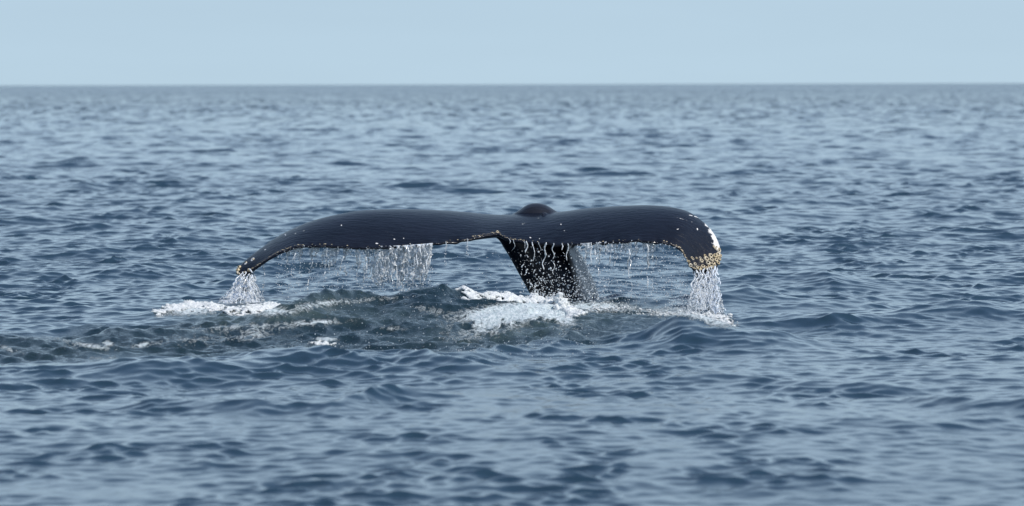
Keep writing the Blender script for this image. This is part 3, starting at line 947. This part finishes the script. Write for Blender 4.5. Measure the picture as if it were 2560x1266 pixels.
# 3 thin beaded strings under the outer left lobe
st = []
for x, yb, dx, r in [(722, 668, -6, 1.6), (740, 680, -12, 1.3), (757, 672, -8, 1.2), (783, 735, -16, 1.9), (790, 650, -3, 1.3), (818, 690, -8, 2.2), (826, 668, -4, 1.7), (840, 672, -5, 1.6), (862, 705, -22, 1.8),
                      (892, 680, -6, 2.0), (903, 700, -10, 1.8), (917, 712, -8, 2.4), (925, 690, -14, 1.6), (660, 735, -2, 1.2), (1115, 650, -2, 1.0), (1168, 630, 0, .9)]:
    st.append((x, edge_y(x) - 3, yb, dx, r, TE_Y + U(-.02, .08), 3))
dr = scatter(2200, lambda: U(690, 960), lambda x: edge_y(x) + (735 - edge_y(x)) * random.random() ** 1.2, .3, 1.4, TE_Y, .15)
dr += scatter(240, lambda: U(1080, 1300), lambda x: U(620, 745), .35, 1.1, TE_Y, .25)
for s in st:
    for _ in range(26):
        t = random.random(); dr.append((P(s[0] + s[3] * t + U(-3, 3), s[1] + (s[2] + 18 - s[1]) * t, s[5]), px2m(U(.5, 1.5))))
cascade('thin beaded strings of water dripping from the outer left lobe', st,
        [dict(x0=716, x1=800, ytop=lambda x: edge_y(x) - 2, ybot_f=lambda x: 660, Y=TE_Y, seed=4.1, slant=-.1, dens=.22),
         dict(x0=806, x1=935, ytop=lambda x: edge_y(x) - 2, ybot_f=lambda x: 690, Y=TE_Y, seed=6.6, slant=-.12, dens=.30)], dr, 3)
# 4 drips in front of the tail stock
st = []
for x, yb, dx, r in [(1272, 618, 1, .9), (1286, 628, -2, 1.0), (1308, 622, 2, .9), (1318, 652, -3, 1.8), (1333, 668, -2, 1.1), (1349, 628, 6, .9), (1364, 712, -7, 2.1), (1382, 735, 2, 1.2),
                      (1404, 648, 10, 1.5), (1418, 652, 4, 1.5), (1429, 626, -6, 1.0)]:
    st.append((x, edge_y(x) - 2, yb, dx, r, TE_Y + U(0, .08), 5))
dr = scatter(700, lambda: U(1300, 1500), lambda x: 622 + 135 * random.random() ** .75, .4, 2.3, TE_Y + .05, .15, 2.2)
dr = [d for d in dr]
dr += scatter(420, lambda: U(1330, 1520), lambda x: 690 + 75 * random.random() ** .8, .5, 2.0, TE_Y + .05, .2, 2.2)
cascade('white drips and beads falling in front of the black tail stock', st, [], dr, 4)
# 5 broken strings under the right lobe
st = []
for x, yb, dx, r in [(1452, 640, 0, 1.5), (1466, 660, -2, 1.7), (1478, 690, -4, 1.9), (1490, 655, -2, 1.6), (1500, 700, -3, 1.8), (1515, 650, -4, 2.0), (1530, 670, -10, 2.3), (1545, 690, -14, 2.1), (1555, 650, -4, 2.2), (1572, 700, 0, 2.2), (1578, 738, -2, 1.6),
                      (1590, 640, -2, 1.3), (1618, 720, 3, 2.6), (1626, 665, 0, 2.2), (1632, 660, 2, 1.8), (1648, 635, 4, 1.3), (1655, 640, -2, 1.2), (1674, 655, -3, 1.2), (1690, 640, -3, 1.0)]:
    st.append((x, edge_y(x) - 3, yb, dx, r, TE_Y + U(-.02, .06), 3))
dr = scatter(2600, lambda: U(1440, 1720), lambda x: edge_y(x) + (765 - edge_y(x)) * random.random() ** 1.1, .35, 1.6, TE_Y, .2)
dr += scatter(700, lambda: U(1490, 1740), lambda x: U(700, 785), .4, 1.5, TE_Y, .3)
cascade('broken strings and flung beads of water under the right lobe', st,
        [dict(x0=1455, x1=1600, ytop=lambda x: edge_y(x) - 2, ybot_f=lambda x: 655, Y=TE_Y, seed=14.1, slant=-.1, dens=.30),
         dict(x0=1606, x1=1642, ytop=lambda x: edge_y(x) - 2, ybot_f=lambda x: 665, Y=TE_Y, seed=16.6, slant=-.02, dens=.5)], dr, 5)
# 6 right tip pour
LEAN = 1.0
st = []
for i in range(24):
    t = i / 23
    st.append((1736 + 54 * t + U(-2, 2), 676 - 12 * t, U(780, 806) + 8 * t, -12 + 32 * t + U(-7, 7), U(1.0, 2.7), D - .35 + U(-.06, .06), 7))
dr = []
for _ in range(3800):
    t = random.random() ** .6; y = 678 + 128 * t
    x = 1762 + (random.random() - .5) * (50 + 60 * t) + 2 * t
    dr.append((P(x, y, D - .35 - LEAN * t ** 1.3 * 1.15 + U(-.18, .18)), px2m(.5 + 1.6 * random.random() ** 3)))
for _ in range(900):
    t = random.random(); dr.append((P(1650 + 100 * t + U(-25, 25), 790 - 85 * t * random.random() + U(-8, 8), D - 1.3 + U(-.3, .2)), px2m(.4 + 1.2 * random.random() ** 3)))
for _ in range(1300):
    t = random.random() ** .7; dr.append((P(1785 + 60 * t + U(-8, 8), 800 + 16 * t + U(-12, 3), D - 2.2 + U(-.3, .3)), px2m(.4 + 1.1 * random.random() ** 3)))
cascade('heavy gush of water falling from the barnacled right tip', st,
        [dict(x0=1736, x1=1790, ytop=lambda x: 678 - (x - 1736) * .15, ybot_f=lambda x: 806, Y=D - .35, seed=23.3, slant=.02, dens=.75, flare=.5),
         dict(x0=1738, x1=1788, ytop=lambda x: 678 - (x - 1736) * .15, ybot_f=lambda x: 804, Y=D - .30, seed=28.3, slant=.0, dens=.35, flare=.5)], dr, 6)

# ------------------------------------------------------------------ foam piled on the water
def foam_patch(label, line, up, n_blob, rmax, dens_fall=1.6, back=.25, front=.25):
    """line: photo px crest points; up: pile height in metres at each; foam heaps resting on the sea"""
    L_ = catmull([(a, b, h) for (a, b), h in zip(line, up)], 80)
    ins_ = []; cand = []
    for _ in range(n_blob):
        k = random.randrange(80); a, b, h = L_[k]
        g_ = PH(a + U(-6, 6), b + 3, h * .7)
        yy = g_.y + random.gauss(0, 1) * (front if random.random() < .5 else back) * .6
        xx = g_.x + random.gauss(0, .03)
        fall = math.exp(-((yy - g_.y) / (front if yy < g_.y else back)) ** 2)
        cl = max(0, .45 + .85 * noise.fractal(Vector((xx * 9, yy * 5, 3.0)), .9, 2, 4))
        cand.append((xx, yy, h, fall, cl))
    Zs = sea([c[0] for c in cand], [c[1] for c in cand])[2]
    for (xx, yy, h, fall, cl), z0 in zip(cand, Zs):
        isbig = random.random() < .38
        r = rmax * (1.0 + 1.2 * random.random() ** 2) if isbig else rmax * (.18 + .4 * random.random() ** 2)
        z = z0 + h * fall * cl * (.75 * random.random() ** .5 if isbig else random.random() ** .6 * 1.15)
        ins_.append((0, Matrix.Translation((xx, yy, z)) @ Matrix.Rotation(U(0, 6), 4, 'Z') @ Matrix.Diagonal((r * U(.8, 1.6), r * U(.8, 1.6), r * U(.5, 1), 1)), isbig))
    big = [i for i in ins_ if i[2]]; small = [(i[0], i[1]) for i in ins_ if not i[2]]
    core = joined([(i[0], i[1]) for i in big], ICO, 'tmp_core', m_foam)
    ob = bpy.data.objects.new('tmp', core); COL.objects.link(ob)
    md = ob.modifiers.new('r', 'REMESH'); md.mode = 'VOXEL'; md.voxel_size = .0065; md.use_smooth_shade = True
    dg = bpy.context.evaluated_depsgraph_get(); dg.update()
    cm = bpy.data.meshes.new_from_object(ob.evaluated_get(dg)); bpy.data.objects.remove(ob)
    me = joined([(0, Matrix.Identity(4))] + [(i + 1, mx_) for i, mx_ in small], [cm] + ICO, 'foam', m_foam)
    o = link('foam', me)
    tag(o, label, 'foam', None, 'stuff')
    return o
foam_patch('bright white foam heaped against the foot of the tail stock', [(1165, 782), (1215, 772), (1270, 764), (1320, 756), (1365, 752), (1400, 758), (1425, 775), (1440, 795)], [.02, .05, .07, .10, .12, .12, .08, .03], 4200, .013)
foam_patch('white foam pile on the wave crest left of the left fluke tip', [(405, 786), (440, 776), (480, 768), (510, 766), (545, 778)], [.01, .03, .05, .05, .02], 4200, .009, back=.2, front=.2)
foam_patch('low white foam under the fan of water from the left tip', [(570, 784), (620, 782), (660, 778), (700, 774)], [.02, .03, .035, .02], 2200, .008)
foam_patch('small isolated white foam cap on the dark water in front', [(786, 846), (800, 843), (820, 847), (840, 852)], [.012, .02, .014, .008], 110, .008, back=.07, front=.07)
foam_patch('thin speckled foam line between the tail stock and the right pour', [(1480, 770), (1540, 768), (1600, 774), (1660, 780), (1700, 782)], [.03, .05, .05, .05, .05], 1100, .006, back=.5, front=.5)
foam_patch('frothy water where the right gush lands on the wave', [(1700, 785), (1740, 792), (1780, 800), (1820, 812)], [.04, .06, .05, .02], 1300, .008)
# spray beads flung over the churned water
dr = []
for _ in range(1600):
    x = U(700, 1500); y = U(738, 860) if random.random() < .6 else U(735, 780)
    g_ = PH(x, y, .12)
    dr.append((g_.x, g_.y))
X_, Y_, Z_ = sea([d[0] for d in dr], [d[1] for d in dr])
dr = [(Vector((a, b, c + .01 + .06 * random.random() ** 2)), px2m(.3 + 1.0 * random.random() ** 3)) for a, b, c in zip(X_, Y_, Z_)]
sp_o = link('spray', joined([drop_inst(p, r) for p, r in dr], ICO, 'spray', m_water))
tag(sp_o, 'fine sparkling spray hopping over the churned water round the tail', 'spray', None, 'stuff')
